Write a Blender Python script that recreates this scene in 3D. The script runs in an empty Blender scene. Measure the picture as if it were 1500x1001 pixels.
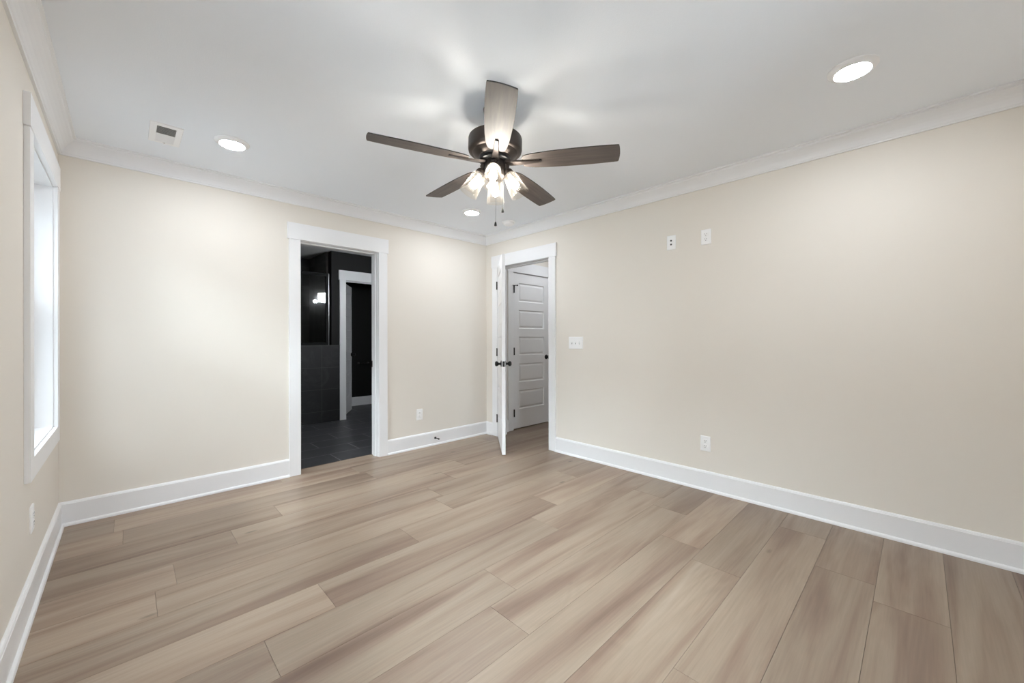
import bpy, bmesh, math, random
from mathutils import Vector, Matrix
random.seed(7)
PI = math.pi
S = bpy.context.scene
C = S.collection

# ------------------------------------------------------------------ camera
XL, YN, H = -3.523, -4.24, 2.44            # left wall, near wall, ceiling; the far right floor corner is the origin
YAW, ROLL = 0.7718, -0.0016
cam_d = bpy.data.cameras.new('camera')
cam = bpy.data.objects.new('camera', cam_d)
C.objects.link(cam)
cam_d.sensor_fit = 'HORIZONTAL'
cam_d.sensor_width = 36.0
cam_d.lens = 580.36 / 1500 * 36.0
cam_d.shift_y = -(500.5 - 496.77) / 1500
cam_d.clip_start = 0.02
Fv = Vector((math.sin(YAW), math.cos(YAW), 0))
Rv = Vector((math.cos(YAW), -math.sin(YAW), 0))
Uv = Vector((0, 0, 1))
Rc = Rv * math.cos(ROLL) + Uv * math.sin(ROLL)
Uc = Uv * math.cos(ROLL) - Rv * math.sin(ROLL)
M = Matrix((Rc, Uc, -Fv)).transposed().to_4x4()
M.translation = Vector((-3.2168, -3.7614, 1.174))
cam.matrix_world = M
S.camera = cam

# ------------------------------------------------------------------ light levels
BULB_E = 125.0  # each fan bulb
DISC_E = 155.0  # recessed disc lights
VANITY_E = 125.0  
SKY_E = 60.0  
SKY_G = (0.17, 0.18, 0.27, 1.0)  # ground, horizon, low sky, high sky (overcast: brightest overhead)
SKY_C = (0.90, 1.0, 1.10)  
S.view_settings.view_transform = 'Standard'
S.view_settings.look = 'None'
S.view_settings.exposure = 0.26
S.view_settings.gamma = 1.0
S.view_settings.use_curve_mapping = False
S.cycles.use_denoising = True
S.cycles.max_bounces = 14
S.cycles.diffuse_bounces = 8
S.cycles.transparent_max_bounces = 16
S.cycles.caustics_reflective = False
S.cycles.caustics_refractive = False
S.cycles.sample_clamp_indirect = 6.0

# overcast sky, darker ground half
W = bpy.data.worlds.new('sky')
S.world = W
W.use_nodes = True
nt = W.node_tree
nt.nodes.clear()
wo = nt.nodes.new('ShaderNodeOutputWorld')
bg = nt.nodes.new('ShaderNodeBackground')
tc = nt.nodes.new('ShaderNodeTexCoord')
sx = nt.nodes.new('ShaderNodeSeparateXYZ')
rp = nt.nodes.new('ShaderNodeValToRGB')
mr = nt.nodes.new('ShaderNodeMapRange')
mr.inputs['From Min'].default_value = -1.0
mr.inputs['From Max'].default_value = 1.0
nt.links.new(tc.outputs['Generated'], sx.inputs[0])
nt.links.new(sx.outputs['Z'], mr.inputs['Value'])
nt.links.new(mr.outputs['Result'], rp.inputs['Fac'])
el = rp.color_ramp.elements
el[0].position = 0.49
el[1].position = 0.51
for _ in range(2):
    el.new(0.7)
for e_, p_, g_ in zip(el, (0.485, 0.515, 0.60, 0.80), SKY_G):
    e_.position = p_
    e_.color = (SKY_C[0] * g_, SKY_C[1] * g_, SKY_C[2] * g_, 1)
nt.links.new(rp.outputs['Color'], bg.inputs['Color'])
bg.inputs['Strength'].default_value = SKY_E
nt.links.new(bg.outputs[0], wo.inputs[0])


# ------------------------------------------------------------------ materials
def lin(r, g, b):
    f = lambda c: (c / 255 / 12.92) if c / 255 <= 0.04045 else ((c / 255 + 0.055) / 1.055) ** 2.4
    return (f(r), f(g), f(b), 1)


def mat(name, col, rough=0.5, metal=0.0, spec=0.5, bump=0.0, bscale=200.0, var=0.0, coat=0.0):
    m = bpy.data.materials.new(name)
    m.use_nodes = True
    n = m.node_tree
    b = n.nodes['Principled BSDF']
    b.inputs['Base Color'].default_value = col
    b.inputs['Roughness'].default_value = rough
    b.inputs['Metallic'].default_value = metal
    b.inputs['Specular IOR Level'].default_value = spec
    b.inputs['Coat Weight'].default_value = coat
    t = n.nodes.new('ShaderNodeTexCoord')
    ns = n.nodes.new('ShaderNodeTexNoise')
    ns.inputs['Scale'].default_value = bscale
    ns.inputs['Detail'].default_value = 3
    n.links.new(t.outputs['Object'], ns.inputs['Vector'])
    if bump:
        bp = n.nodes.new('ShaderNodeBump')
        bp.inputs['Strength'].default_value = bump
        bp.inputs['Distance'].default_value = 0.002
        n.links.new(ns.outputs['Fac'], bp.inputs['Height'])
        n.links.new(bp.outputs[0], b.inputs['Normal'])
    if var:
        mx = n.nodes.new('ShaderNodeMix')
        mx.data_type = 'RGBA'
        mx.inputs['A'].default_value = tuple(c * (1 - var) for c in col[:3]) + (1,)
        mx.inputs['B'].default_value = tuple(min(1, c * (1 + var)) for c in col[:3]) + (1,)
        n.links.new(ns.outputs['Fac'], mx.inputs['Factor'])
        n.links.new(mx.outputs['Result'], b.inputs['Base Color'])
    return m


def emis(name, col, e):
    m = bpy.data.materials.new(name)
    m.use_nodes = True
    n = m.node_tree
    b = n.nodes['Principled BSDF']
    b.inputs['Base Color'].default_value = (0.8, 0.8, 0.8, 1)
    b.inputs['Emission Color'].default_value = col
    b.inputs['Emission Strength'].default_value = e
    return m


def glass(name, tint, cloud=0.0, refl=1.0, cloudcol=(1, 1, 1, 1)):
    """thin clear glass: sees straight through, mirrors at the fresnel rate, optionally a little cloudy (seeded)"""
    m = bpy.data.materials.new(name)
    m.use_nodes = True
    n = m.node_tree
    n.nodes.clear()
    out = n.nodes.new('ShaderNodeOutputMaterial')
    tr = n.nodes.new('ShaderNodeBsdfTransparent')
    tr.inputs['Color'].default_value = tint
    gl = n.nodes.new('ShaderNodeBsdfGlossy')
    gl.inputs['Roughness'].default_value = 0.03
    fr = n.nodes.new('ShaderNodeFresnel')
    fr.inputs['IOR'].default_value = 1.5
    mu = n.nodes.new('ShaderNodeMath')
    mu.operation = 'MULTIPLY'
    mu.inputs[1].default_value = refl
    n.links.new(fr.outputs[0], mu.inputs[0])
    mx = n.nodes.new('ShaderNodeMixShader')
    n.links.new(mu.outputs[0], mx.inputs[0])
    last = tr
    if cloud:
        df = n.nodes.new('ShaderNodeBsdfTranslucent')
        df.inputs['Color'].default_value = cloudcol
        lw = n.nodes.new('ShaderNodeLayerWeight')
        lw.inputs['Blend'].default_value = 0.35
        ml = n.nodes.new('ShaderNodeMath')
        ml.operation = 'MULTIPLY_ADD'
        ml.inputs[1].default_value = cloud * 12
        ml.inputs[2].default_value = cloud
        n.links.new(lw.outputs['Facing'], ml.inputs[0])
        m2 = n.nodes.new('ShaderNodeMixShader')
        n.links.new(ml.outputs[0], m2.inputs[0])
        n.links.new(tr.outputs[0], m2.inputs[1])
        n.links.new(df.outputs[0], m2.inputs[2])
        last = m2
    n.links.new(last.outputs[0], mx.inputs[1])
    n.links.new(gl.outputs[0], mx.inputs[2])
    n.links.new(mx.outputs[0], out.inputs[0])
    return m


def wood_floor():
    m = bpy.data.materials.new('oak_planks')
    m.use_nodes = True
    n = m.node_tree
    b = n.nodes['Principled BSDF']
    L = n.links.new

    def N(t, **k):
        x = n.nodes.new(t)
        for a, v in k.items():
            setattr(x, a, v)
        return x
    uv = N('ShaderNodeUVMap')
    uv.uv_map = 'plank'
    at = N('ShaderNodeAttribute')
    at.attribute_name = 'tone'
    sp = N('ShaderNodeSeparateColor')
    L(at.outputs['Color'], sp.inputs[0])

    def mapped(sxy):
        mp = N('ShaderNodeMapping')
        mp.inputs['Scale'].default_value = (sxy[0], sxy[1], 1)
        L(uv.outputs[0], mp.inputs['Vector'])
        return mp.outputs[0]

    def noise(v, scale=1, detail=3, rough=0.5, dist=0.0):
        x = N('ShaderNodeTexNoise')
        x.inputs['Scale'].default_value = scale
        x.inputs['Detail'].default_value = detail
        x.inputs['Roughness'].default_value = rough
        x.inputs['Distortion'].default_value = dist
        L(v, x.inputs['Vector'])
        return x.outputs['Fac']
    # broad heartwood streaks
    st = noise(mapped((0.55, 7.0)), 1.0, 3.5, 0.55, 0.9)
    r1 = N('ShaderNodeValToRGB')
    e = r1.color_ramp.elements
    e[0].position, e[0].color = 0.27, lin(148, 114, 92)
    e[1].position, e[1].color = 0.74, lin(206, 181, 155)
    k = e.new(0.42)
    k.color = lin(178, 147, 122)
    k = e.new(0.55)
    k.color = lin(196, 169, 142)
    L(st, r1.inputs['Fac'])
    # soft cathedral figure: distorted low frequency noise cut into faint contour lines
    cat = noise(mapped((0.9, 4.2)), 1.0, 1.5, 0.45, 0.9)
    mul = N('ShaderNodeMath', operation='MULTIPLY')
    mul.inputs[1].default_value = 70.0
    L(cat, mul.inputs[0])
    sn = N('ShaderNodeMath', operation='SINE')
    L(mul.outputs[0], sn.inputs[0])
    msk = noise(mapped((0.7, 3.1)), 1.0, 2.0, 0.5)
    mk = N('ShaderNodeMapRange')
    mk.inputs['From Min'].default_value = 0.45
    mk.inputs['From Max'].default_value = 0.65
    mk.inputs['To Min'].default_value = 0.0
    mk.inputs['To Max'].default_value = 0.045
    L(msk, mk.inputs['Value'])
    am = N('ShaderNodeMath', operation='MULTIPLY')
    L(sn.outputs[0], am.inputs[0])
    L(mk.outputs['Result'], am.inputs[1])
    one = N('ShaderNodeMath', operation='ADD')
    one.inputs[1].default_value = 1.0
    L(am.outputs[0], one.inputs[0])
    fine = noise(mapped((4.0, 110.0)), 1.0, 3.0, 0.6)
    m1 = N('ShaderNodeMix', data_type='RGBA', blend_type='MULTIPLY')
    m1.inputs['Factor'].default_value = 1
    L(r1.outputs['Color'], m1.inputs['A'])
    L(one.outputs[0], m1.inputs['B'])
    m2 = N('ShaderNodeMix', data_type='RGBA', blend_type='MULTIPLY')
    r3 = N('ShaderNodeMapRange')
    r3.inputs['From Min'].default_value = 0.3
    r3.inputs['From Max'].default_value = 0.7
    r3.inputs['To Min'].default_value = 0.90
    r3.inputs['To Max'].default_value = 1.05
    L(fine, r3.inputs['Value'])
    m2.inputs['Factor'].default_value = 1
    L(m1.outputs['Result'], m2.inputs['A'])
    L(r3.outputs['Result'], m2.inputs['B'])
    # knots
    vo = N('ShaderNodeTexVoronoi')
    vo.inputs['Scale'].default_value = 1.0
    L(mapped((2.2, 6.0)), vo.inputs['Vector'])
    kn = N('ShaderNodeMapRange')
    kn.inputs['From Min'].default_value = 0.02
    kn.inputs['From Max'].default_value = 0.10
    kn.inputs['To Min'].default_value = 0.42
    kn.inputs['To Max'].default_value = 1.0
    L(vo.outputs['Distance'], kn.inputs['Value'])
    # only some cells carry a knot
    s2 = N('ShaderNodeSeparateColor')
    L(vo.outputs['Color'], s2.inputs[0])
    gt = N('ShaderNodeMath', operation='GREATER_THAN')
    gt.inputs[1].default_value = 0.6
    L(s2.outputs[0], gt.inputs[0])
    m3 = N('ShaderNodeMix', data_type='RGBA', blend_type='MULTIPLY')
    L(gt.outputs[0], m3.inputs['Factor'])
    L(m2.outputs['Result'], m3.inputs['A'])
    L(kn.outputs['Result'], m3.inputs['B'])
    # plank to plank tone
    hs = N('ShaderNodeHueSaturation')
    hs.inputs['Saturation'].default_value = 0.86
    vr = N('ShaderNodeMapRange')
    vr.inputs['To Min'].default_value = 0.48
    vr.inputs['To Max'].default_value = 0.63
    L(sp.outputs[0], vr.inputs['Value'])
    L(vr.outputs['Result'], hs.inputs['Value'])
    L(m3.outputs['Result'], hs.inputs['Color'])
    L(hs.outputs[0], b.inputs['Base Color'])
    b.inputs['Roughness'].default_value = 0.36
    b.inputs['Specular IOR Level'].default_value = 0.5
    bp = N('ShaderNodeBump')
    bp.inputs['Strength'].default_value = 0.12
    bp.inputs['Distance'].default_value = 0.001
    L(fine, bp.inputs['Height'])
    L(bp.outputs[0], b.inputs['Normal'])
    return m


def tile(name, axes, off, bw, rh, offset, base, vein, grout, rough=0.45, ms=0.0035):
    m = bpy.data.materials.new(name)
    m.use_nodes = True
    n = m.node_tree
    b = n.nodes['Principled BSDF']
    L = n.links.new
    t = n.nodes.new('ShaderNodeTexCoord')
    s = n.nodes.new('ShaderNodeSeparateXYZ')
    L(t.outputs['Object'], s.inputs[0])
    c = n.nodes.new('ShaderNodeCombineXYZ')
    for i in (0, 1):
        a = n.nodes.new('ShaderNodeMath')
        a.operation = 'SUBTRACT'
        a.inputs[1].default_value = off[i]
        L(s.outputs[axes[i]], a.inputs[0])
        L(a.outputs[0], c.inputs[i])
    br = n.nodes.new('ShaderNodeTexBrick')
    br.offset = offset
    br.offset_frequency = 2
    br.squash = 1.0
    br.inputs['Scale'].default_value = 1.0
    br.inputs['Brick Width'].default_value = bw
    br.inputs['Row Height'].default_value = rh
    br.inputs['Mortar Size'].default_value = ms
    br.inputs['Mortar Smooth'].default_value = 0.1
    br.inputs['Bias'].default_value = 0.0
    L(c.outputs[0], br.inputs['Vector'])
    br.inputs['Color1'].default_value = base
    br.inputs['Color2'].default_value = tuple(v * 1.35 for v in base[:3]) + (1,)
    br.inputs['Mortar'].default_value = grout
    ns = n.nodes.new('ShaderNodeTexNoise')
    ns.inputs['Scale'].default_value = 3.2
    ns.inputs['Detail'].default_value = 8
    ns.inputs['Roughness'].default_value = 0.65
    ns.inputs['Distortion'].default_value = 1.4
    L(t.outputs['Object'], ns.inputs['Vector'])
    rp = n.nodes.new('ShaderNodeValToRGB')
    rp.color_ramp.elements[0].position = 0.5
    rp.color_ramp.elements[0].color = (0, 0, 0, 1)
    rp.color_ramp.elements[1].position = 0.78
    rp.color_ramp.elements[1].color = vein
    L(ns.outputs['Fac'], rp.inputs['Fac'])
    ad = n.nodes.new('ShaderNodeMix')
    ad.data_type = 'RGBA'
    ad.blend_type = 'ADD'
    ad.inputs['Factor'].default_value = 1
    L(br.outputs['Color'], ad.inputs['A'])
    L(rp.outputs['Color'], ad.inputs['B'])
    L(ad.outputs['Result'], b.inputs['Base Color'])
    b.inputs['Roughness'].default_value = rough
    return m


def blade_wood():
    m = bpy.data.materials.new('dark_walnut_blade')
    m.use_nodes = True
    n = m.node_tree
    b = n.nodes['Principled BSDF']
    L = n.links.new
    t = n.nodes.new('ShaderNodeTexCoord')
    mp = n.nodes.new('ShaderNodeMapping')
    mp.inputs['Scale'].default_value = (3.0, 45, 20)
    L(t.outputs['Object'], mp.inputs[0])
    ns = n.nodes.new('ShaderNodeTexNoise')
    ns.inputs['Scale'].default_value = 1.0
    ns.inputs['Detail'].default_value = 5
    ns.inputs['Roughness'].default_value = 0.6
    ns.inputs['Distortion'].default_value = 0.6
    L(mp.outputs[0], ns.inputs['Vector'])
    rp = n.nodes.new('ShaderNodeValToRGB')
    rp.color_ramp.elements[0].position = 0.3
    rp.color_ramp.elements[0].color = lin(52, 44, 40)
    rp.color_ramp.elements[1].position = 0.72
    rp.color_ramp.elements[1].color = lin(90, 78, 70)
    L(ns.outputs['Fac'], rp.inputs['Fac'])
    L(rp.outputs[0], b.inputs['Base Color'])
    b.inputs['Roughness'].default_value = 0.58
    b.inputs['Specular IOR Level'].default_value = 0.9
    return m


M_wall = mat('cream_wall_paint', lin(223, 217, 208), 0.6, spec=0.25, bump=0.08, bscale=260)
M_ceil = mat('white_ceiling_paint', lin(236, 240, 245), 0.8, spec=0.2, bump=0.25, bscale=170)
M_trim = mat('white_semigloss_trim', lin(231, 231, 232), 0.32, spec=0.45, bump=0.03, bscale=60)
M_door = mat('white_door_paint', lin(229, 229, 230), 0.35, spec=0.45, bump=0.03, bscale=90)
M_plate = mat('white_plastic', lin(240, 240, 240), 0.3, spec=0.5)
M_slot = mat('dark_slot_plastic', lin(70, 68, 66), 0.5)
M_black = mat('matte_black_metal', lin(22, 21, 21), 0.38, metal=0.4, spec=0.5)
M_hinge = mat('dark_hinge_metal', lin(40, 38, 36), 0.42, metal=0.5)
M_bronze = mat('dark_bronze', lin(66, 59, 55), 0.40, metal=0.75, spec=0.5, var=0.08, bscale=40)
M_blade = blade_wood()
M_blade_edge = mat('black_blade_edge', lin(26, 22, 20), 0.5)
M_dark = mat('charcoal_wall_paint', lin(21, 20, 19), 0.6, spec=0.2, bump=0.05, bscale=200)
M_bceil = mat('bath_ceiling_paint', lin(238, 238, 238), 0.8)
M_frame = mat('black_shower_frame', lin(10, 10, 10), 0.6, spec=0.15)
M_silver = mat('brushed_trim_metal', lin(105, 105, 105), 0.3, metal=0.9)
M_floor = wood_floor()
M_ftile = tile('slate_floor_tile', ('X', 'Y'), (-1.425 - 0.61 * 6, 0.135), 0.61, 0.3048, 0.5, lin(53, 53, 55), lin(40, 40, 42), lin(118, 118, 118), 0.4, 0.005)
M_ktile = tile('slate_wall_tile', ('X', 'Z'), (-1.25 - 6.1, 0.16 - 3.07), 0.61, 0.307, 0.0, lin(24, 24, 25), lin(42, 42, 42), lin(54, 54, 54), 0.55)
M_stile = tile('slate_side_tile_lit', ('Y', 'Z'), (2.1 - 6.1, 0.16 - 3.07), 0.61, 0.307, 0.0, lin(98, 97, 94), lin(66, 66, 65), lin(118, 117, 115), 0.5)  # base colour raised to stand in for light on the shower side
M_xtile = tile('slate_shower_tile_lit', ('X', 'Z'), (-1.25 - 6.1, 0.16 - 3.07), 0.61, 0.307, 0.0, lin(84, 83, 81), lin(64, 64, 63), lin(108, 107, 105), 0.5)  # lighter copy of the slate tile, in place of light inside the shower
M_pane = glass('clear_window_glass', (0.97, 0.985, 0.98, 1), refl=0.9)
M_sglass = glass('clear_shower_glass', (0.93, 0.95, 0.94, 1), refl=1.6)
M_shade = glass('clear_seeded_shade_glass', (0.98, 0.96, 0.93, 1), cloud=0.003, refl=0.10, cloudcol=(1, 0.94, 0.86, 1))
M_bulb = emis('lit_frosted_bulb', (1.0, 0.985, 0.94, 1), BULB_E)
M_disc = emis('lit_disc_lens', (0.95, 1.0, 1.06, 1), DISC_E)
M_disc_hall = emis('lit_hall_lens', (0.95, 1.0, 1.06, 1), DISC_E * 0.8)
M_van = emis('lit_opal_glass', (0.95, 1.0, 1.05, 1), VANITY_E)
M_ground = mat('outside_ground', lin(158, 159, 161), 0.95, spec=0.1, var=0.15, bscale=3)
M_siding = mat('blocker_siding', lin(120, 120, 118), 0.85, spec=0.2)


# ------------------------------------------------------------------ helpers
def obj(name, bm, m, parent=None, smooth=False, loc=None, recalc=True):
    if recalc:
        bmesh.ops.recalc_face_normals(bm, faces=bm.faces)
    me = bpy.data.meshes.new(name)
    bm.to_mesh(me)
    bm.free()
    for x in (m if isinstance(m, (list, tuple)) else [m]):
        me.materials.append(x)
    if smooth:
        for p in me.polygons:
            p.use_smooth = True
        try:
            me.set_sharp_from_angle(angle=math.radians(40))
        except Exception:
            pass
    o = bpy.data.objects.new(name, me)
    C.objects.link(o)
    if parent:
        o.parent = parent
    if loc:
        o.location = loc
    return o


def tag(o, label, cat=None, group=None, kind=None):
    o['label'] = label
    if cat:
        o['category'] = cat
    if group:
        o['group'] = group
    if kind:
        o['kind'] = kind
    return o


def thing(name, label, cat, loc=(0, 0, 0), rot=(0, 0, 0), group=None, kind=None):
    o = bpy.data.objects.new(name, None)
    o.empty_display_size = 0.1
    C.objects.link(o)
    o.location = loc
    o.rotation_euler = rot
    return tag(o, label, cat, group, kind)


def box(bm, x0, x1, y0, y1, z0, z1, mi=0, bev=0.0):
    vs = [bm.verts.new((x, y, z)) for z in (z0, z1) for y in (y0, y1) for x in (x0, x1)]
    fs = []
    for q in ((0, 2, 3, 1), (4, 5, 7, 6), (0, 1, 5, 4), (2, 6, 7, 3), (0, 4, 6, 2), (1, 3, 7, 5)):
        f = bm.faces.new([vs[i] for i in q])
        f.material_index = mi
        fs.append(f)
    if bev:
        es = list({e for f in fs for e in f.edges})
        bmesh.ops.bevel(bm, geom=es, offset=bev, segments=2, affect='EDGES', profile=0.5)
    return bm


def boxes(*bs, bev=0.0):
    bm = bmesh.new()
    for b in bs:
        box(bm, *b, bev=bev)
    return bm


def lathe(bm, prof, seg=48, mtx=None, mi=0):
    """revolve (r, z) pairs about Z"""
    rings = []
    for r, z in prof:
        if r < 1e-6:
            rings.append([bm.verts.new((0, 0, z))])
        else:
            rings.append([bm.verts.new((r * math.cos(2 * PI * i / seg), r * math.sin(2 * PI * i / seg), z)) for i in range(seg)])
    new = [v for r in rings for v in r]
    for a, b in zip(rings, rings[1:]):
        for i in range(seg):
            j = (i + 1) % seg
            if len(a) == 1 and len(b) == 1:
                continue
            if len(a) == 1:
                f = bm.faces.new((a[0], b[i], b[j]))
            elif len(b) == 1:
                f = bm.faces.new((a[i], b[0], a[j]))
            else:
                f = bm.faces.new((a[i], b[i], b[j], a[j]))
            f.material_index = mi
    if mtx:
        bmesh.ops.transform(bm, matrix=mtx, verts=new)
    return bm


def tube(bm, pts, rads, seg=12, cap=True):
    pts = [Vector(p) for p in pts]
    if not isinstance(rads, (list, tuple)):
        rads = [rads] * len(pts)
    rings = []
    n = None
    for i, p in enumerate(pts):
        d = (pts[min(i + 1, len(pts) - 1)] - pts[max(i - 1, 0)]).normalized()
        if n is None:
            n = d.orthogonal().normalized()
        n = (n - d * n.dot(d)).normalized()
        b = d.cross(n)
        rings.append([bm.verts.new(p + (n * math.cos(2 * PI * k / seg) + b * math.sin(2 * PI * k / seg)) * rads[i]) for k in range(seg)])
    for a, c in zip(rings, rings[1:]):
        for k in range(seg):
            bm.faces.new((a[k], a[(k + 1) % seg], c[(k + 1) % seg], c[k]))
    if cap:
        bm.faces.new(rings[0][::-1])
        bm.faces.new(rings[-1])
    return bm


def sweep(prof, axis, a0, a1, wall, sgn, m0=0, m1=0, z=0.0):
    """moulding: prof = (out, up) pairs; runs along axis ('x'/'y') from a0 to a1 on a wall plane; out goes sgn*; mitre m0/m1 = +-1"""
    bm = bmesh.new()
    r0, r1 = [], []
    for o, u in prof:
        for lst, a, mm in ((r0, a0, m0), (r1, a1, m1)):
            t = a + mm * o
            w = wall + sgn * o
            lst.append(bm.verts.new((t, w, z + u) if axis == 'x' else (w, t, z + u)))
    k = len(prof)
    for i in range(k):
        j = (i + 1) % k
        bm.faces.new((r0[i], r0[j], r1[j], r1[i]))
    bm.faces.new(r0[::-1])
    bm.faces.new(r1)
    return bm


def wall_with_holes(axis, a0, a1, w0, w1, z0, z1, holes):
    """box wall running along axis with rectangular holes (h0, h1, z0, z1)"""
    bm = bmesh.new()

    def add(p, q, zz0, zz1):
        if q - p < 1e-5 or zz1 - zz0 < 1e-5:
            return
        if axis == 'x':
            box(bm, p, q, w0, w1, zz0, zz1)
        else:
            box(bm, w0, w1, p, q, zz0, zz1)
    cur = a0
    for h0, h1, hz0, hz1 in sorted(holes):
        add(cur, h0, z0, z1)
        add(h0, h1, z0, hz0)
        add(h0, h1, hz1, z1)
        cur = h1
    add(cur, a1, z0, z1)
    return bm


def st(name, bm, m, label, cat, parent=None, smooth=False):
    o = obj(name, bm, m, parent, smooth)
    if parent is None:
        tag(o, label, cat, kind='structure')
    return o


# ------------------------------------------------------------------ openings
BX0, BX1 = -2.132, -1.418          # bath doorway (casing inner edges)
HY0, HY1 = -1.028, -0.220          # hall doorway
DH = 2.037                         # door head
WY0, WY1, WZ0, WZ1 = -1.078, -0.245, 0.665, 2.068   # window
UY0, UY1 = -3.05, -2.217           # second left-wall window, unseen, added to light the right wall
VX0, VX1 = -2.0, -1.5             # unseen window added behind the camera for extra daylight
JT = 0.019
WT = 0.14                          # wall thickness

# ------------------------------------------------------------------ floor: planks in one mesh
PW = 0.2337
butts = {1: -0.669, 2: -1.82, 3: -1.06, 4: -2.45, 5: -0.55, 6: -1.911, 7: -1.31, 8: -2.56, 9: -2.005, 10: -3.123, 11: -1.52, 12: -2.76,
         13: -0.95, 14: -3.233, 15: -1.75, 16: -2.3, 0: -2.35, -1: -1.2}
bm = bmesh.new()
uvl = bm.loops.layers.uv.new('plank')
tone = bm.loops.layers.color.new('tone')
X1F = 1.45
for k in range(-2, 18):
    y0, y1 = -3.85 + PW * k, -3.85 + PW * (k + 1)
    yy0, yy1 = max(y0, YN), min(y1, 0.14)
    if yy1 - yy0 < 0.003:
        continue
    bx = butts.get(k, random.uniform(-3, -1.5))
    xs = sorted({bx + 1.524 * i for i in range(-3, 6)})
    for a, b2 in zip(xs, xs[1:]):
        xa, xb = max(a, XL - 0.02), min(b2, X1F)
        if xb - xa < 0.01:
            continue
        if y0 >= -0.02:                       # the last strip only fills the bath doorway and passes under the hall wall
            xa, xb = max(xa, -2.2), min(xb, -1.35)
            if xb - xa < 0.01:
                continue
        g = 0.0006
        ou, ov, tn = random.uniform(0, 90), random.uniform(0, 90), random.random()
        flip = random.choice((-1, 1))
        vt = [bm.verts.new(p) for p in ((xa + g, yy0 + g, 0), (xb - g, yy0 + g, 0), (xb - g, yy1 - g, 0), (xa + g, yy1 - g, 0))]
        vb = [bm.verts.new((v.co.x, v.co.y, -0.008)) for v in vt]
        fs = [bm.faces.new(vt)]
        for i in range(4):
            j = (i + 1) % 4
            fs.append(bm.faces.new((vb[i], vb[j], vt[j], vt[i])))
        for f in fs:
            for lp in f.loops:
                lp[uvl].uv = (flip * lp.vert.co.x + ou, lp.vert.co.y - y0 + ov)
                lp[tone] = (tn, tn, tn, 1)
fl = obj('floor', bm, M_floor, recalc=False)
tag(fl, 'light oak plank floor running through bedroom and hall', 'floor', kind='structure')
sub = st('floor_base', boxes((XL - 0.2, X1F + 0.1, YN - 0.2, 0.14, -0.1, -0.0075)), mat('plank_joint_brown', lin(70, 55, 45), 0.8),
         'dark seams between the oak planks', 'floor')  # dark brown base shows through the plank gaps as joints
st('floor_bath', boxes((-3.1, 0.5, 0.141, 3.4, -0.1, 0.0)), M_ftile, 'dark slate tile floor beyond the bath doorway', 'floor')

# ------------------------------------------------------------------ walls
st('wall_back', wall_with_holes('x', XL - 0.16, 0.0, 0.0, 0.07, 0, H, [(BX0 - JT, BX1 + JT, 0, DH + JT)]), M_wall,
   'cream back wall with the bath doorway', 'wall')
st('wall_bath_front', wall_with_holes('x', -3.1, 0.5, 0.07, WT, 0, H, [(BX0 - JT, BX1 + JT, 0, DH + JT)]), M_dark,
   'charcoal bathroom side of the wall around the bath doorway', 'wall')
st('wall_right', wall_with_holes('y', YN - 0.16, 0.07, 0.0, WT, 0, H, [(HY0 - JT, HY1 + JT, 0, DH + JT)]), M_wall,
   'long cream right wall with the hall doorway', 'wall')
st('wall_left', wall_with_holes('y', YN - 0.16, 0.0, XL - 0.16, XL, 0, H,
                                [(WY0 - JT, WY1 + JT, WZ0 - JT, WZ1 + JT), (UY0 - JT, UY1 + JT, WZ0 - JT, WZ1 + JT)]), M_wall,
   'cream left wall with the window', 'wall')
st('wall_near', wall_with_holes('x', XL, 0.0, YN - 0.16, YN, 0, H, [(VX0 - JT, VX1 + JT, WZ0 - JT, WZ1 + JT)]), M_wall, 'cream wall behind the camera', 'wall')
st('ceiling', boxes((XL - 0.16, WT, YN - 0.16, 0.07, H, H + 0.1)), M_ceil, 'white bedroom ceiling above the fan', 'ceiling')

# hall beyond the right wall
HB = -0.112
st('wall_hall_back', wall_with_holes('x', WT, X1F, HB, HB + 0.1, 0, H, [(0.35 - 0.006 - JT, 1.062 + 0.006 + JT, 0, DH + JT)]), M_wall,
   'hall wall around the grey looking panel door', 'wall')
st('wall_hall_right', boxes((X1F, X1F + 0.1, -2.3, HB + 0.1, 0, H)), M_wall, 'hall wall opposite the bedroom doorway', 'wall')
st('wall_hall_near', boxes((WT, X1F, -2.4, -2.3, 0, H)), M_wall, 'hall end wall out of sight', 'wall')
st('ceiling_hall', boxes((WT, X1F + 0.1, -2.4, HB + 0.1, H, H + 0.1)), M_ceil, 'white hall ceiling', 'ceiling')
st('wall_closet', boxes((0.2, 1.25, HB + 0.1, HB + 0.12, 0, H)), M_wall, 'closet wall behind the hall panel door', 'wall')

# bathroom
KY = 2.10
st('wall_bath_left', boxes((-3.1, -3.0, WT, 3.3, 0, H)), M_dark, 'charcoal bathroom left wall', 'wall')
st('wall_bath_right', boxes((0.4, 0.5, WT, 3.3, 0, H)), M_dark, 'charcoal bathroom right wall', 'wall')
st('wall_bath_far', boxes((-1.0, 0.5, 3.2, 3.3, 0, H)), M_dark, 'charcoal far wall inside the small room off the bath', 'wall')
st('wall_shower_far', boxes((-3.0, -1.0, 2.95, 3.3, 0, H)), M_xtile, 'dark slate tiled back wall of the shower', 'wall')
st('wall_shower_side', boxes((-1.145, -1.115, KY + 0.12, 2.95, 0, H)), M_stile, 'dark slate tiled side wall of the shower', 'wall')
st('wall_toilet', wall_with_holes('x', -1.115, 0.4, KY, KY + 0.12, 0, H, [(-0.915 - JT, -0.195 + JT, 0, DH + JT)]), M_dark,
   'charcoal wall around the white inner doorway', 'wall')
st('wall_toilet_side', boxes((-1.115, -1.0, KY + 0.12, 3.2, 0, H)), M_dark, 'charcoal side wall between shower and small room', 'wall')
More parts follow.
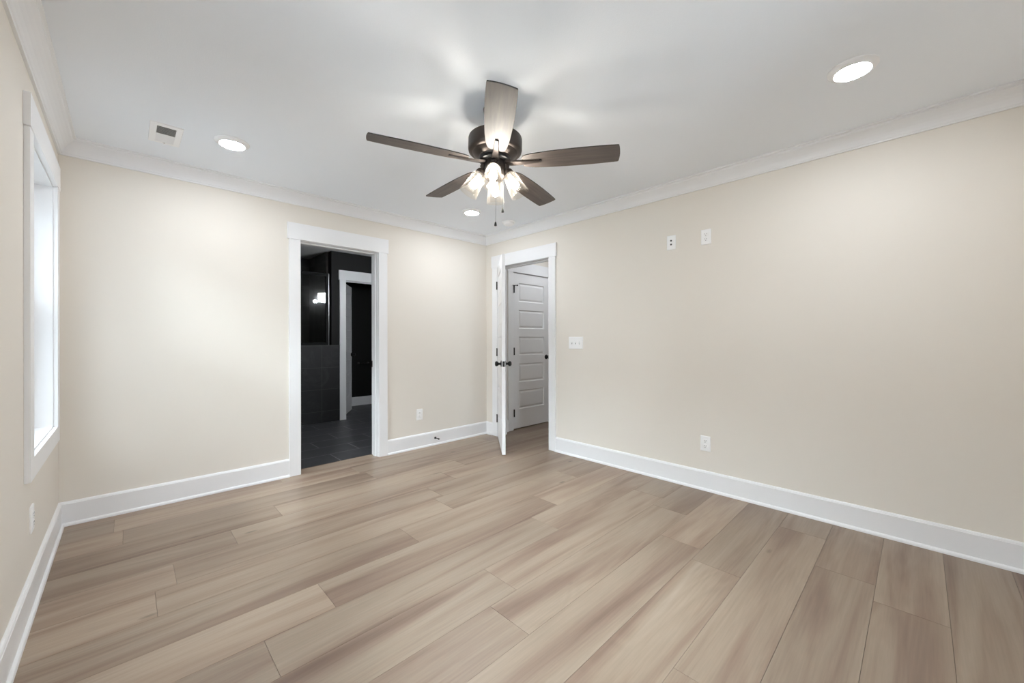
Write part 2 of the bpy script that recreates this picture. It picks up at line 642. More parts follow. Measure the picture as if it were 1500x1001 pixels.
st('wall_shower_knee', boxes((-3.0, -1.115, KY - 0.01, KY + 0.11, 0, 1.09), (-1.115, -1.0, KY - 0.012, KY, 0, 1.09)), M_ktile,
   'low slate tiled knee wall under the shower glass', 'wall')
st('ceiling_bath', boxes((-3.1, 0.5, 0.07, 3.4, H, H + 0.1)), M_bceil, 'bathroom ceiling above the shower', 'ceiling')

# outside, unseen: ground added for bounce light, house wall added to block low sky
st('ground_outside', boxes((-16, 16, -16, 16, -0.6, -0.45)), M_ground, 'ground added outside the house for bounce light, out of view', 'ground')
bm = boxes((-7.6, -7.2, -4.2, 10, -0.45, 3.1))
for i in range(17):
    z = -0.4 + i * 0.2
    box(bm, -7.2, -7.185, -4.2, 10, z, z + 0.185)
st('sky_blocker_siding', bm, M_siding, 'grey sided house wall added out of view to block low sky', 'building')

# ------------------------------------------------------------------ crown, baseboards
CR = [(0, 0), (0, -0.103), (0.011, -0.103), (0.013, -0.094), (0.017, -0.091), (0.022, -0.078), (0.031, -0.062), (0.043, -0.047),
      (0.056, -0.034), (0.066, -0.026), (0.069, -0.021), (0.069, -0.013), (0.074, -0.011), (0.081, -0.009), (0.081, 0)]
BB = [(0, 0), (0.027, 0), (0.0265, 0.009), (0.024, 0.015), (0.019, 0.019), (0.015, 0.020), (0.015, 0.137), (0.013, 0.139), (0.012, 0.144),
      (0.008, 0.149), (0.003, 0.151), (0, 0.151)]
n_t = [0]


def trim(bm, label, m=None):
    n_t[0] += 1
    return st('trim_%d' % n_t[0], bm, m or M_trim, label, 'trim')


trim(sweep(CR, 'x', XL, 0, 0, -1, 1, -1, H), 'white crown moulding along the top of the back wall')
trim(sweep(CR, 'y', YN, 0, 0, -1, 1, -1, H), 'white crown moulding along the top of the right wall')
trim(sweep(CR, 'y', YN, 0, XL, 1, 1, -1, H), 'white crown moulding above the left window')
trim(sweep(CR, 'x', XL, 0, YN, 1, 1, -1, H), 'white crown moulding behind the camera')
CW = 0.09                           # casing width
bmb = sweep(BB, 'x', XL, BX0 - CW, 0, -1, 1, 0)
st('baseboard_left', sweep(BB, 'y', YN, 0, XL, 1, 1, -1), M_trim, 'white baseboard under the left window', 'baseboard')
st('baseboard_back', bmb, M_trim, 'long white baseboard left of the bath doorway', 'baseboard')
st('baseboard_back_right', sweep(BB, 'x', BX1 + CW, 0, 0, -1, 0, -1), M_trim, 'short white baseboard right of the bath doorway', 'baseboard')
st('baseboard_right', sweep(BB, 'y', YN, HY0 - CW, 0, -1, 1, 0), M_trim, 'long white baseboard along the right wall', 'baseboard')
st('baseboard_corner', sweep(BB, 'y', HY1 + CW, 0, 0, -1, 0, -1), M_trim, 'tiny white baseboard between corner and hall doorway', 'baseboard')
st('baseboard_near', sweep(BB, 'x', XL, 0, YN, 1, 1, -1), M_trim, 'white baseboard behind the camera', 'baseboard')
st('baseboard_hall', sweep(BB, 'x', WT, 0.35 - 0.006 - CW, HB, -1), M_trim, 'white baseboard stub left of the hall panel door', 'baseboard')
st('baseboard_bath', sweep(BB, 'x', -1.0, 0.4, 3.2, -1), M_trim, 'white baseboard on the far charcoal wall', 'baseboard')


# ------------------------------------------------------------------ door and window casings
def door_trim(name, label, axis, a0, a1, face, sgn, back, stop=None):
    """craftsman casing on the wall face at `face`, outwards sgn; jambs reach to `back`"""
    root = thing(name, label, 'door frame', kind='structure')

    def bx(p0, p1, q0, q1, z0, z1):
        q0, q1 = min(q0, q1), max(q0, q1)
        return (p0, p1, q0, q1, z0, z1) if axis == 'x' else (q0, q1, p0, p1, z0, z1)
    t = 0.019
    for p0, p1 in ((a0 - CW, a0), (a1, a1 + CW)):
        obj('casing_leg', boxes(bx(p0, p1, face, face + sgn * t, 0, DH), bev=0.0012), M_trim, root)
    obj('casing_head', boxes(bx(a0 - CW - 0.012, a1 + CW + 0.012, face, face + sgn * (t + 0.004), DH, DH + 0.14), bev=0.0012), M_trim, root)
    r = 0.005
    b = []
    b.append(bx(a0 - JT, a0 + r - 0.002, face, back, 0, DH))
    b.append(bx(a1 - r + 0.002, a1 + JT, face, back, 0, DH))
    b.append(bx(a0 - JT, a1 + JT, face, back, DH - r + 0.002, DH + JT))
    obj('jamb', boxes(*b), M_trim, root)
    if stop:
        s0, s1 = stop
        b = [bx(a0 + r - 0.002, a0 + r + 0.009, s0, s1, 0, DH - r), bx(a1 - r - 0.009, a1 - r + 0.002, s0, s1, 0, DH - r),
             bx(a0 + r - 0.002, a1 - r + 0.002, s0, s1, DH - r - 0.011, DH - r + 0.002)]
        obj('door_stop_strip', boxes(*b, bev=0.001), M_trim, root)
    return root


n_t[0] += 1
bt = door_trim('trim_%d' % n_t[0], 'white casing and jambs of the dark bath doorway', 'x', BX0, BX1, 0, -1, WT, (0.045, 0.098))
obj('strike_plate', boxes((BX1 - 0.0085, BX1 - 0.003, 0.103, 0.139, 0.89, 0.955)), M_black, bt)
n_t[0] += 1
door_trim('trim_%d' % n_t[0], 'white casing and jambs of the hall doorway near the corner', 'y', HY0, HY1, 0, -1, WT, (0.042, 0.08))
n_t[0] += 1
door_trim('trim_%d' % n_t[0], 'shaded white casing around the hall panel door', 'x', 0.35 - 0.006, 1.062 + 0.006, HB, -1, HB + 0.1, (HB + 0.04, HB + 0.06))
n_t[0] += 1
door_trim('trim_%d' % n_t[0], 'white casing of the inner doorway beyond the bath', 'x', -0.915, -0.195, KY, -1, KY + 0.12, (KY + 0.03, KY + 0.07))


# ------------------------------------------------------------------ five panel doors
def panel_slab(w, h, t, stile=0.108, top=0.125, gap=0.108, bottom=0.245, n=5):
    """slab from x 0..w, y 0..t, z 0..h with five moulded panels on both faces"""
    bm = bmesh.new()
    ph = (h - top - bottom - gap * (n - 1)) / n
    zs = [0, bottom]
    for i in range(n):
        zs.append(zs[-1] + ph)
        if i < n - 1:
            zs.append(zs[-1] + gap)
    zs.append(h)
    xs = [0, stile, w - stile, w]

    def face(yb, s):
        grid = {}
        for i, x in enumerate(xs):
            for j, z in enumerate(zs):
                grid[i, j] = bm.verts.new((x, yb, z))
        for i in range(3):
            for j in range(len(zs) - 1):
                q = [grid[i, j], grid[i + 1, j], grid[i + 1, j + 1], grid[i, j + 1]]
                if i == 1 and j % 2 == 1:
                    x0, x1, z0, z1 = xs[1], xs[2], zs[j], zs[j + 1]
                    prev = q
                    for d, dep in ((0.003, 0.005), (0.010, 0.011), (0.016, 0.012), (0.034, 0.004), (0.040, 0.0035)):
                        y = yb + s * dep
                        cur = [bm.verts.new(p) for p in ((x0 + d, y, z0 + d), (x1 - d, y, z0 + d), (x1 - d, y, z1 - d), (x0 + d, y, z1 - d))]
                        for a in range(4):
                            c = (a + 1) % 4
                            bm.faces.new((prev[a], prev[c], cur[c], cur[a]))
                        prev = cur
                    bm.faces.new(prev)
                else:
                    bm.faces.new(q)
        return grid
    g0 = face(0.0, 1)
    g1 = face(t, -1)
    nz = len(zs) - 1
    for j in range(nz):
        bm.faces.new((g0[0, j], g0[0, j + 1], g1[0, j + 1], g1[0, j]))
        bm.faces.new((g0[3, j], g1[3, j], g1[3, j + 1], g0[3, j + 1]))
    for i in range(3):
        bm.faces.new((g0[i, 0], g1[i, 0], g1[i + 1, 0], g0[i + 1, 0]))
        bm.faces.new((g0[i, nz], g0[i + 1, nz], g1[i + 1, nz], g1[i, nz]))
    return bm


KNOB = [(0, -0.0), (0.032, 0.0), (0.032, 0.005), (0.028, 0.009), (0.014, 0.011), (0.0115, 0.016), (0.0115, 0.028), (0.016, 0.034), (0.023, 0.040),
        (0.0265, 0.048), (0.0265, 0.054), (0.023, 0.062), (0.014, 0.067), (0, 0.068)]


def knob(parent, x, y, z, s):
    """s = -1: knob on the y=0 face, +1: on the far face"""
    bm = lathe(bmesh.new(), KNOB, 28, Matrix.Translation((x, y, z)) @ Matrix.Rotation(-s * PI / 2, 4, 'X'))
    o = obj('door_knob', bm, M_black, parent, smooth=True)
    tag(o, 'matte black round knob')
    return o


def hinge(parent, x, y, z, stop=False):
    bm = bmesh.new()
    lathe(bm, [(0, -0.045), (0.0065, -0.045), (0.0065, 0.045), (0, 0.045)], 14, Matrix.Translation((x, y, z)))
    lathe(bm, [(0, 0.045), (0.0075, 0.045), (0.005, 0.052), (0, 0.053)], 14, Matrix.Translation((x, y, z)))
    box(bm, x - 0.003, x + 0.016, y + 0.004, y + 0.0075, z - 0.045, z + 0.045)
    if stop:
        tube(bm, [(x, y, z + 0.05), (x + 0.03, y - 0.03, z + 0.05)], 0.004, 8)
        tube(bm, [(x, y, z + 0.05), (x - 0.03, y - 0.003, z + 0.05)], 0.004, 8)
        lathe(bm, [(0, -0.006), (0.008, -0.006), (0.008, 0.006), (0, 0.006)], 12,
              Matrix.Translation((x + 0.03, y - 0.03, z + 0.05)) @ Matrix.Rotation(PI / 2, 4, 'X'))
    o = obj('hinge', bm, M_hinge, parent, smooth=True)
    tag(o, 'dark metal hinge')
    return o


# door 1: bedroom door standing ajar; local x from hinge to latch edge, local y=0 is the room face
A = math.radians(39.0)
d1 = thing('door_1', 'white panel door ajar, seen nearly edge on, black knobs both sides', 'door', (-0.020, -0.227, 0.012),
           (0, 0, math.atan2(-math.cos(A), -math.sin(A))), kind='structure')
W1, T1, H1 = 0.796, 0.035, 2.018
obj('slab', panel_slab(W1, H1, T1), M_door, d1)
knob(d1, W1 - 0.062, 0.0, 0.91, -1)
knob(d1, W1 - 0.062, T1, 0.91, 1)
o = obj('latch_plate', boxes((W1 - 0.002, W1 + 0.0015, 0.006, 0.029, 0.882, 0.938)), M_black, d1)
bm = bmesh.new()
box(bm, W1 + 0.001, W1 + 0.011, 0.011, 0.024, 0.902, 0.919)
obj('latch_bolt', bm, M_hinge, o)
for z in (0.205, 1.0, 1.80):
    hinge(d1, -0.004, -0.008, z)
# door 2: closed door in the hall
d2 = thing('door_2', 'closed five panel door in the dim hall', 'door', (0.35, HB - 0.002, 0.012), kind='structure')
W2 = 0.712
obj('slab', panel_slab(W2, H1, T1), M_door, d2)
knob(d2, W2 - 0.062, 0.0, 0.91, -1)
for z, s in ((0.205, False), (1.0, False), (1.80, True)):
    hinge(d2, -0.003, -0.026, z, s)
# door 3: inner door of the bath, swung into the small room
a3 = math.radians(57.5)
d3 = thing('door_3', 'white panel door swung open inside the small room off the bath', 'door', (-0.908, KY + 0.125, 0.012), (0, 0, a3), kind='structure')
obj('slab', panel_slab(0.70, H1, T1), M_door, d3)
knob(d3, 0.64, 0.0, 0.91, -1)


# ------------------------------------------------------------------ windows
def make_window(idx, loc, rz, w, label):
    """local frame: wall face at x = 0, room towards +x, opening centred on y = 0"""
    root = thing('window_%d' % idx, label, 'window', loc, (0, 0, rz), kind='structure')
    y0, y1 = -w / 2, w / 2
    t = 0.019
    for p0, p1 in ((y0 - CW, y0), (y1, y1 + CW)):
        obj('casing_leg', boxes((0, t, p0, p1, WZ0, WZ1), bev=0.0012), M_trim, root)
    obj('casing_head', boxes((0, t + 0.003, y0 - CW - 0.01, y1 + CW + 0.01, WZ1, WZ1 + 0.14), bev=0.0012), M_trim, root)
    obj('apron', boxes((0, t, y0 - CW, y1 + CW, WZ0 - 0.092, WZ0), bev=0.0012), M_trim, root)
    xb = -0.16
    rv_ = 0.006
    obj('jamb', boxes((xb, 0, y0 - JT, y0 + rv_, WZ0, WZ1), (xb, 0, y1 - rv_, y1 + JT, WZ0, WZ1),
                      (xb, 0, y0 - JT, y1 + JT, WZ1 - rv_, WZ1 + JT), (xb, 0, y0 - JT, y1 + JT, WZ0 - JT, WZ0 + rv_)), M_trim, root)
    fx0, fx1 = xb + 0.005, -0.078               # vinyl frame
    f = 0.028
    obj('window_frame', boxes((fx0, fx1, y0, y0 + f, WZ0, WZ1), (fx0, fx1, y1 - f, y1, WZ0, WZ1), (fx0, fx1, y0 + f, y1 - f, WZ0, WZ0 + f),
                              (fx0, fx1, y0 + f, y1 - f, WZ1 - f, WZ1)), M_plate, root)
    zm = 1.40
    for nm, xc, za, zb in (('upper_sash', fx0 + 0.022, zm - 0.02, WZ1 - f), ('lower_sash', fx1 - 0.022, WZ0 + f, zm + 0.02)):
        sw_, ya, yb = 0.042, y0 + f, y1 - f
        s = obj(nm, boxes((xc - 0.015, xc + 0.015, ya, ya + sw_, za, zb), (xc - 0.015, xc + 0.015, yb - sw_, yb, za, zb),
                          (xc - 0.015, xc + 0.015, ya + sw_, yb - sw_, za, za + sw_), (xc - 0.015, xc + 0.015, ya + sw_, yb - sw_, zb - sw_, zb)), M_plate, root)
        obj('pane', boxes((xc - 0.002, xc + 0.002, ya + sw_ - 0.004, yb - sw_ + 0.004, za + sw_ - 0.004, zb - sw_ + 0.004)), M_pane, s)
    obj('sash_lock', boxes((fx1 - 0.04, fx1 - 0.012, -0.03, 0.03, zm + 0.02, zm + 0.034), bev=0.003), M_plate, root)
    obj('sash_lift', boxes((fx1 - 0.008, fx1 + 0.012, -0.06, 0.06, WZ0 + 0.055, WZ0 + 0.066), bev=0.002), M_plate, root)
    # light portal in the opening (guides sky sampling only)
    ld = bpy.data.lights.new('sky_portal', 'AREA')
    ld.shape = 'RECTANGLE'
    ld.size, ld.size_y = w, WZ1 - WZ0
    ld.cycles.is_portal = True
    lo = bpy.data.objects.new('sky_portal', ld)
    C.objects.link(lo)
    lo.parent = root
    lo.location = (xb - 0.02, 0, (WZ0 + WZ1) / 2)
    lo.rotation_euler = Vector((1, 0, 0)).to_track_quat('-Z', 'Z').to_euler()
    return root


make_window(1, (XL, (WY0 + WY1) / 2, 0), 0, WY1 - WY0, 'tall white window on the left wall beside the corner')
make_window(2, (XL, (UY0 + UY1) / 2, 0), 0, UY1 - UY0, 'unseen second left-wall window, added beside the camera for daylight')
make_window(3, ((VX0 + VX1) / 2, YN, 0), PI / 2, VX1 - VX0, 'unseen white window added behind the camera for daylight')

# ------------------------------------------------------------------ ceiling fan
FX, FY, FZ = -1.763, -2.134, 2.139
fan = thing('ceiling_fan', 'dark bronze five blade ceiling fan with four lit glass shades', 'ceiling fan', (FX, FY, FZ), (0, 0.0314, 0))


def fz(z):
    return z - FZ


obj('canopy', lathe(bmesh.new(), [(0, fz(2.441)), (0.069, fz(2.441)), (0.069, fz(2.428)), (0.064, fz(2.41)), (0.05, fz(2.39)), (0.03, fz(2.377)),
                                  (0.018, fz(2.374)), (0, fz(2.374))], 48), M_bronze, fan, True)
obj('downrod', lathe(bmesh.new(), [(0, fz(2.38)), (0.0135, fz(2.38)), (0.0135, fz(2.31)), (0.024, fz(2.305)), (0.03, fz(2.285)), (0, fz(2.285))], 24), M_bronze, fan, True)
hs = obj('motor_housing', lathe(bmesh.new(), [(0, fz(2.296)), (0.05, fz(2.296)), (0.105, fz(2.291)), (0.135, fz(2.284)), (0.1455, fz(2.277)),
                                              (0.1475, fz(2.270)), (0.1475, fz(2.214)), (0.145, fz(2.203)), (0.138, fz(2.197)), (0.124, fz(2.194)),
                                              (0.122, fz(2.190)), (0.100, fz(2.178)), (0.088, fz(2.172)), (0.086, fz(2.166)), (0, fz(2.166))], 64), M_bronze, fan, True)
obj('flywheel', lathe(bmesh.new(), [(0, fz(2.168)), (0.082, fz(2.168)), (0.086, fz(2.164)), (0.086, fz(2.149)), (0.080, fz(2.145)), (0, fz(2.145))], 48),
    M_black, hs, True)
obj('switch_housing', lathe(bmesh.new(), [(0, fz(2.148)), (0.058, fz(2.148)), (0.061, fz(2.144)), (0.061, fz(2.10)), (0.058, fz(2.075)), (0.050, fz(2.055)),
                                          (0.034, fz(2.043)), (0.016, fz(2.038)), (0.010, fz(2.026)), (0.011, fz(2.020)), (0, fz(2.016))], 48), M_bronze, fan, True)

BL = [(0.155, 0.030), (0.162, 0.042), (0.185, 0.0500), (0.22, 0.0560), (0.29, 0.0625), (0.38, 0.0660), (0.46, 0.0675), (0.54, 0.0670), (0.61, 0.0650),
      (0.652, 0.0630), (0.659, 0.0615)]


def blade_bm():
    bm = bmesh.new()
    up = [(r, w) for r, w in BL] + [(0.6625, 0.045), (0.665, 0.022), (0.666, 0.0)]
    out = up + [(r, -w) for r, w in reversed(up[:-1])]
    th = 0.0055
    top = [bm.verts.new((r, y, th / 2)) for r, y in out]
    bot = [bm.verts.new((r, y, -th / 2)) for r, y in out]
    bm.faces.new(top).material_index = 0
    bm.faces.new(bot[::-1]).material_index = 0
    for i in range(len(out)):
        j = (i + 1) % len(out)
        bm.faces.new((top[i], bot[i], bot[j], top[j])).material_index = 1
    return bm


def iron_bm():
    """tapered arm under the blade from flywheel to a slim rounded end"""
    bm = bmesh.new()
    st_ = [(0.062, 0.022, 0.004, -0.006), (0.10, 0.020, 0.0, -0.010), (0.15, 0.016, -0.0028, -0.012), (0.20, 0.0125, -0.0028, -0.0115),
           (0.245, 0.0105, -0.0028, -0.010), (0.250, 0.008, -0.0028, -0.009)]
    rings = []
    for r, w, z1, z0 in st_:
        rings.append([bm.verts.new(p) for p in ((r, -w, z1), (r, w, z1), (r, w * 0.85, z0), (r, -w * 0.85, z0))])
    for a, b in zip(rings, rings[1:]):
        for i in range(4):
            j = (i + 1) % 4
            bm.faces.new((a[i], a[j], b[j], b[i]))
    bm.faces.new(rings[0][::-1])
    bm.faces.new(rings[-1])
    return bm


b_me = i_me = None
for i in range(5):
    t = -2.2553 + i * 2 * PI / 5
    rot = (Matrix.Rotation(t, 4, 'Z') @ Matrix.Rotation(-0.1942, 4, 'X')).to_euler()
    if i == 0:
        bo = obj('blade', blade_bm(), [M_blade, M_blade_edge], fan)
        io = obj('blade_iron', iron_bm(), M_bronze, bo)
        so = obj('slot_gap_shade', boxes((0.250, 0.258, -0.009, 0.009, -0.0095, -0.0025)), M_blade_edge, bo)  # dark block stands in for the shadowed gap at the iron's end
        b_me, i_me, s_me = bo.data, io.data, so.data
    else:
        bo = bpy.data.objects.new('blade', b_me)
        C.objects.link(bo)
        bo.parent = fan
        for nm, me in (('blade_iron', i_me), ('slot_gap_shade', s_me)):
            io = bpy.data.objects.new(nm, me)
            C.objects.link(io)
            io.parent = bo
    bo.rotation_euler = rot

# four lamp arms, each with socket, glass shade and bulb
SH_TOP = Vector((0.080, 0, fz(2.080)))
ax = Vector((0.063, 0, -0.110)).normalized()
q = Vector((0, 0, 1)).rotation_difference(ax).to_matrix().to_4x4()
FR = Matrix.Translation(SH_TOP) @ q
shade_p = [(0.0, -0.001), (0.024, 0.0), (0.032, 0.003), (0.0375, 0.011), (0.0395, 0.022), (0.0435, 0.055), (0.048, 0.09), (0.0525, 0.124),
           (0.0535, 0.126), (0.0520, 0.127), (0.0505, 0.124), (0.046, 0.09), (0.0415, 0.055), (0.0375, 0.023), (0.035, 0.013), (0.030, 0.0065), (0.0, 0.004)]
bulb_p = [(0, 0.022), (0.012, 0.022), (0.0125, 0.034), (0.015, 0.044), (0.019, 0.054), (0.0215, 0.064), (0.0205, 0.075), (0.0155, 0.083), (0.008, 0.0875), (0, 0.0885)]
sock_p = [(0, -0.030), (0.014, -0.030), (0.024, -0.022), (0.0285, -0.008), (0.0285, -0.001), (0.0, -0.001)]
base_p = [(0, 0.0035), (0.0125, 0.0035), (0.0125, 0.0225), (0, 0.0225)]
for k in range(4):
    a = math.radians(45 + 90 * k)
    rz = Matrix.Rotation(a, 4, 'Z')
    s0 = SH_TOP - ax * 0.03
    pts = [(0.048, 0, fz(2.130)), (0.058, 0, fz(2.128)), (0.066, 0, fz(2.121)), tuple(s0 + ax * -0.004), tuple(s0 + ax * 0.006)]
    bm = tube(bmesh.new(), pts, [0.020, 0.018, 0.0155, 0.0145, 0.0145], 16)
    bmesh.ops.transform(bm, matrix=rz, verts=bm.verts)
    arm = obj('lamp_arm', bm, M_bronze, fan, True)
    obj('socket', lathe(bmesh.new(), sock_p, 28, rz @ FR), M_bronze, arm, True)
    obj('bulb_base', lathe(bmesh.new(), base_p, 20, rz @ FR), M_plate, arm, True)
    o = obj('glass_shade', lathe(bmesh.new(), shade_p, 40, rz @ FR), M_shade, arm, True)
    tag(o, 'clear seeded glass shade')
    o = obj('bulb', lathe(bmesh.new(), bulb_p, 28, rz @ FR), M_bulb, arm, True)
    tag(o, 'lit frosted bulb')

# two pull chains
for (px, py), zt, zb in (((0.008, -0.008), 2.02, 1.806), ((0.044, -0.024), 2.05, 1.886)):
    bm = bmesh.new()
    z = zt
    tube(bm, [(px, py, fz(zt)), (px, py, fz(zb))], 0.0008, 6)
    while z > zb:
        lathe(bm, [(0, fz(z) + 0.0016), (0.0014, fz(z)), (0, fz(z) - 0.0016)], 6, Matrix.Translation((px, py, 0)))
        z -= 0.006
    ch = obj('pull_chain', bm, M_silver, fan)
    o = obj('chain_fob', lathe(bmesh.new(), [(0, fz(zb) + 0.012), (0.003, fz(zb) + 0.011), (0.0055, fz(zb) + 0.002), (0.0072, fz(zb) - 0.008),
                                             (0.0066, fz(zb) - 0.0115), (0, fz(zb) - 0.0125)], 16, Matrix.Translation((px, py, 0))), M_black, ch, True)


# ------------------------------------------------------------------ recessed disc lights
def disc_light(x, y, label, lens=None):
    t = thing('recessed_light', label, 'ceiling light', (x, y, H), group='recessed ceiling lights')
    obj('trim_ring', lathe(bmesh.new(), [(0.095, 0.0), (0.095, -0.004), (0.091, -0.008), (0.079, -0.017), (0.070, -0.020), (0.067, -0.018), (0.067, 0.0)], 56),
        M_plate, t, True)
    obj('lens', lathe(bmesh.new(), [(0.067, -0.012), (0.0668, -0.0185), (0.05, -0.0205), (0, -0.021)], 56), lens or M_disc, t, True)
    return t


disc_light(-0.776, -3.545, 'largest bright round ceiling light, above the right wall')
disc_light(-2.728, -0.684, 'bright round ceiling light next to the ceiling vent')
disc_light(-0.759, -0.666, 'small bright round ceiling light by the far corner, left of smoke detector')
disc_light(0.80, -0.70, 'unseen round ceiling light added to brighten the hall', M_disc_hall)  # lamp added out of view to light the hall panel door
disc_light(-2.728, -3.545, 'round ceiling light above the camera, out of view')

# ------------------------------------------------------------------ ceiling vent
v = thing('ceiling_vent', 'white rectangular ceiling air register near the left wall', 'air vent', (-3.042, -0.522, H))
a, b = 0.076, 0.155
ia, ib = 0.044, 0.122
bm = bmesh.new()
outer = [(-a, -b, 0), (a, -b, 0), (a, b, 0), (-a, b, 0)]
rings = [outer, [(x * 0.97, y * 0.985, -0.005) for x, y, z in outer],
         [(-ia, -ib, -0.007), (ia, -ib, -0.007), (ia, ib, -0.007), (-ia, ib, -0.007)],
         [(-ia, -ib, -0.0005), (ia, -ib, -0.0005), (ia, ib, -0.0005), (-ia, ib, -0.0005)]]
rv = [[bm.verts.new(p) for p in r] for r in rings]
for r0, r1 in zip(rv, rv[1:]):
    for i in range(4):
        j = (i + 1) % 4
        bm.faces.new((r0[i], r0[j], r1[j], r1[i]))
obj('register_frame', bm, M_plate, v)
obj('duct_opening', boxes((-ia, ia, -ib, ib, -0.0012, -0.0006)), mat('duct_shade', lin(135, 135, 135), 0.7), v)  # flat grey sheet stands in for the shaded inside of the duct
nl = 18
for i in range(nl):
    y = -ib + (i + 0.5) * 2 * ib / nl
    s = 1 if i < nl // 2 else -1
    bm = bmesh.new()
    dy, dz = 0.0042, 0.0030
    p = [(-ia, y - s * dy, -0.0065), (ia, y - s * dy, -0.0065), (ia, y + s * dy, -0.0065 + dz * 1.7), (-ia, y + s * dy, -0.0065 + dz * 1.7)]
    q1 = [bm.verts.new(c) for c in p]
    q2 = [bm.verts.new((c[0], c[1], c[2] - 0.0008)) for c in p]
    bm.faces.new(q1)
    bm.faces.new(q2[::-1])
    for k in range(4):
        j = (k + 1) % 4
        bm.faces.new((q1[k], q1[j], q2[j], q2[k]))
    obj('louver', bm, M_plate, v)
obj('lever', boxes((-0.004, 0.004, ib + 0.004, ib + 0.016, -0.014, -0.006), bev=0.001), M_plate, v)

# smoke detector
sd = thing('smoke_detector', 'white round smoke detector on the ceiling near the far corner', 'smoke detector', (-0.259, -0.672, H))
obj('base', lathe(bmesh.new(), [(0, 0), (0.072, 0), (0.072, -0.010), (0.069, -0.012), (0, -0.012)], 40), M_plate, sd, True)
obj('cover', lathe(bmesh.new(), [(0.062, -0.012), (0.062, -0.019), (0.058, -0.028), (0.045, -0.036), (0.020, -0.039), (0, -0.039)], 40), M_plate, sd, True)


# ------------------------------------------------------------------ wall plates (local: x right, z up, +y out of the wall)
def plate(name, label, cat, loc, rz, w=0.073, h=0.117, group=None):
    t = thing(name, label, cat, loc, (0, 0, rz), group=group)
    bm = bmesh.new()
    vs0 = [bm.verts.new((x, 0, z)) for x, z in ((-w / 2, -h / 2), (w / 2, -h / 2), (w / 2, h / 2), (-w / 2, h / 2))]
    vs1 = [bm.verts.new((x, 0.004, z)) for x, z in ((-w / 2, -h / 2), (w / 2, -h / 2), (w / 2, h / 2), (-w / 2, h / 2))]
    d = 0.004
    vs2 = [bm.verts.new((x, 0.0065, z)) for x, z in ((-w / 2 + d, -h / 2 + d), (w / 2 - d, -h / 2 + d), (w / 2 - d, h / 2 - d), (-w / 2 + d, h / 2 - d))]
    for r0, r1 in ((vs0, vs1), (vs1, vs2)):
        for i in range(4):
            j = (i + 1) % 4
            bm.faces.new((r0[i], r0[j], r1[j], r1[i]))
    bm.faces.new(vs2)
    bm.faces.new(vs0[::-1])
    obj('plate', bm, M_plate, t)
    return t


def outlet(label, loc, rz):
    t = plate('power_outlet', label, 'outlet', loc, rz, group='duplex power outlets')
    for s in (-1, 1):
        zc = s * 0.0195
        bm = bmesh.new()
        lathe(bm, [(0.0172, 0), (0.0172, 0.0024), (0.0162, 0.003), (0, 0.003)], 28, Matrix.Translation((0, 0.0062, zc)) @ Matrix.Rotation(-PI / 2, 4, 'X'))
        r = obj('receptacle', bm, M_plate, t, True)
        bm = bmesh.new()
        for x, hh in ((-0.0064, 0.009), (0.0064, 0.0075)):
            box(bm, x - 0.0013, x + 0.0013, 0.0090, 0.0097, zc + 0.004 - hh / 2, zc + 0.004 + hh / 2)
        lathe(bm, [(0.0028, 0), (0.0028, 0.0007), (0, 0.0007)], 12, Matrix.Translation((0, 0.009, zc - 0.0075)) @ Matrix.Rotation(-PI / 2, 4, 'X'))
        obj('slots', bm, M_slot, r)
    obj('screw', lathe(bmesh.new(), [(0.003, 0), (0.003, 0.0008), (0, 0.0012)], 12, Matrix.Translation((0, 0.0064, 0)) @ Matrix.Rotation(-PI / 2, 4, 'X')), M_plate, t)
    return t


RW = PI / 2       # on the right wall: out = -x
outlet('white power outlet high on the right wall', (0, -2.613, 1.961), RW)
outlet('white power outlet low on the right wall above the baseboard', (0, -2.606, 0.361), RW)
outlet('white power outlet on the back wall between the two doorways', (-0.951, 0, 0.36), PI)
outlet('white power outlet on the left wall below the window', (XL, -1.0, 0.376), -PI / 2)
cx = plate('cable_jack_plate', 'white plate with two round jacks, high on the right wall', 'wall plate', (0, -2.340, 1.964), RW)
for s in (-1, 1):
    bm = lathe(bmesh.new(), [(0.0075, 0), (0.0075, 0.002), (0.0048, 0.0022), (0.0048, 0.009), (0.0030, 0.009), (0.0030, 0.004), (0, 0.004)], 18,
               Matrix.Translation((0, 0.0062, s * 0.0155)) @ Matrix.Rotation(-PI / 2, 4, 'X'))
    obj('jack', bm, M_slot, cx, True)
sw = plate('light_switch', 'white triple toggle switch plate beside the hall doorway', 'light switch', (0, -1.372, 1.133), RW, 0.172, 0.121)
for i in (-1, 0, 1):
    x = i * 0.046
    obj('toggle', boxes((x - 0.0045, x + 0.0045, 0.004, 0.016, -0.002 + 0.004 * i, 0.012 + 0.003 * i), bev=0.001), M_plate, sw)
    obj('toggle_slot', boxes((x - 0.0055, x + 0.0055, 0.005, 0.0072, -0.0125, 0.0125)), mat('toggle_slot_shade', lin(172, 172, 172), 0.5), sw)  # grey block paints the shade of the recess around the toggle

# door stop on the baseboard
ds = thing('door_stop', 'small black door stop on the back baseboard', 'door stop', (-0.762, -0.0145, 0.078))
rx = Matrix.Rotation(PI / 2, 4, 'X')
obj('base', lathe(bmesh.new(), [(0, 0), (0.0125, 0), (0.0125, 0.004), (0.006, 0.008), (0, 0.008)], 20, rx), M_black, ds, True)
obj('rod', lathe(bmesh.new(), [(0, 0.006), (0.0042, 0.006), (0.0042, 0.066), (0, 0.066)], 14, rx), M_black, ds, True)
obj('rubber_tip', lathe(bmesh.new(), [(0, 0.064), (0.0075, 0.064), (0.0085, 0.072), (0.006, 0.078), (0, 0.078)], 16, rx), M_black, ds, True)

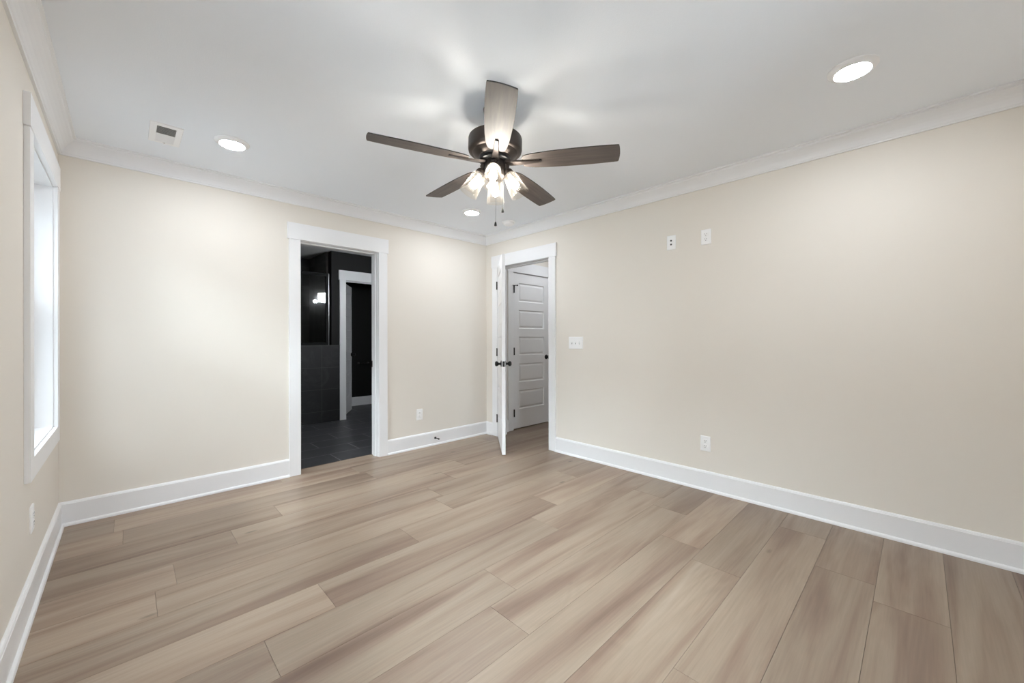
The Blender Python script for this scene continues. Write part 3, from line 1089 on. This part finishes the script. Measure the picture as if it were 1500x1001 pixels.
# ------------------------------------------------------------------ bathroom things
sc = thing('shower_screen', 'black framed clear glass screen on the tiled knee wall', 'shower screen', (0, KY + 0.05, 1.09))
gx0, gx1, gz = -2.6, -1.145, 1.022
obj('frame', boxes((gx0, gx1, -0.015, 0.015, gz - 0.038, gz), (gx0, gx1, -0.015, 0.015, 0, 0.035), (gx1 - 0.032, gx1, -0.015, 0.015, 0.035, gz - 0.038),
                   (gx0, gx0 + 0.03, -0.015, 0.015, 0.035, gz - 0.038)), M_frame, sc)
obj('pane', boxes((gx0 + 0.03, gx1 - 0.032, -0.004, 0.004, 0.035, gz - 0.038)), M_sglass, sc)
o = obj('wall_channel', boxes((gx1, gx1 + 0.010, -0.018, 0.012, 0, gz)), M_silver, sc)
tag(o, 'bright metal edge strip')

vl = thing('vanity_light', 'lit bathroom wall light mirrored in the shower glass', 'wall light', (-0.60, WT, 1.95))
obj('back_plate', boxes((-0.13, 0.10, 0, 0.02, -0.03, 0.03), bev=0.003), M_black, vl)
a_ = obj('lamp_arm', tube(bmesh.new(), [(0.03, 0.015, 0), (0.03, 0.08, 0), (0.03, 0.095, 0.02)], 0.008, 10), M_black, vl, True)
obj('shade', lathe(bmesh.new(), [(0, 0.085), (0.07, 0.085), (0.084, 0.075), (0.086, -0.06), (0.078, -0.075), (0, -0.078)], 32, Matrix.Translation((0.03, 0.12, 0.0))), M_van, a_, True)
a_ = obj('lamp_arm', tube(bmesh.new(), [(-0.10, 0.015, -0.015), (-0.10, 0.06, -0.03), (-0.10, 0.08, -0.05)], 0.006, 10), M_black, vl, True)
obj('bulb', lathe(bmesh.new(), [(0, 0.03), (0.02, 0.025), (0.034, 0.0), (0.028, -0.022), (0.012, -0.033), (0, -0.035)], 20, Matrix.Translation((-0.10, 0.09, -0.065))), M_van, a_, True)

tp = thing('paper_holder', 'black paper holder on the far charcoal wall', 'paper holder', (-0.168, 3.2, 0.747))
for x in (-0.085, 0.085):
    obj('post', lathe(bmesh.new(), [(0, 0), (0.022, 0), (0.022, 0.006), (0.008, 0.010), (0.008, 0.06), (0.012, 0.066), (0, 0.068)], 18, Matrix.Translation((x, 0, 0)) @ rx),
        M_hinge, tp, True)
obj('bar', tube(bmesh.new(), [(-0.085, -0.058, 0), (0.085, -0.058, 0)], 0.006, 10), M_hinge, tp, True)
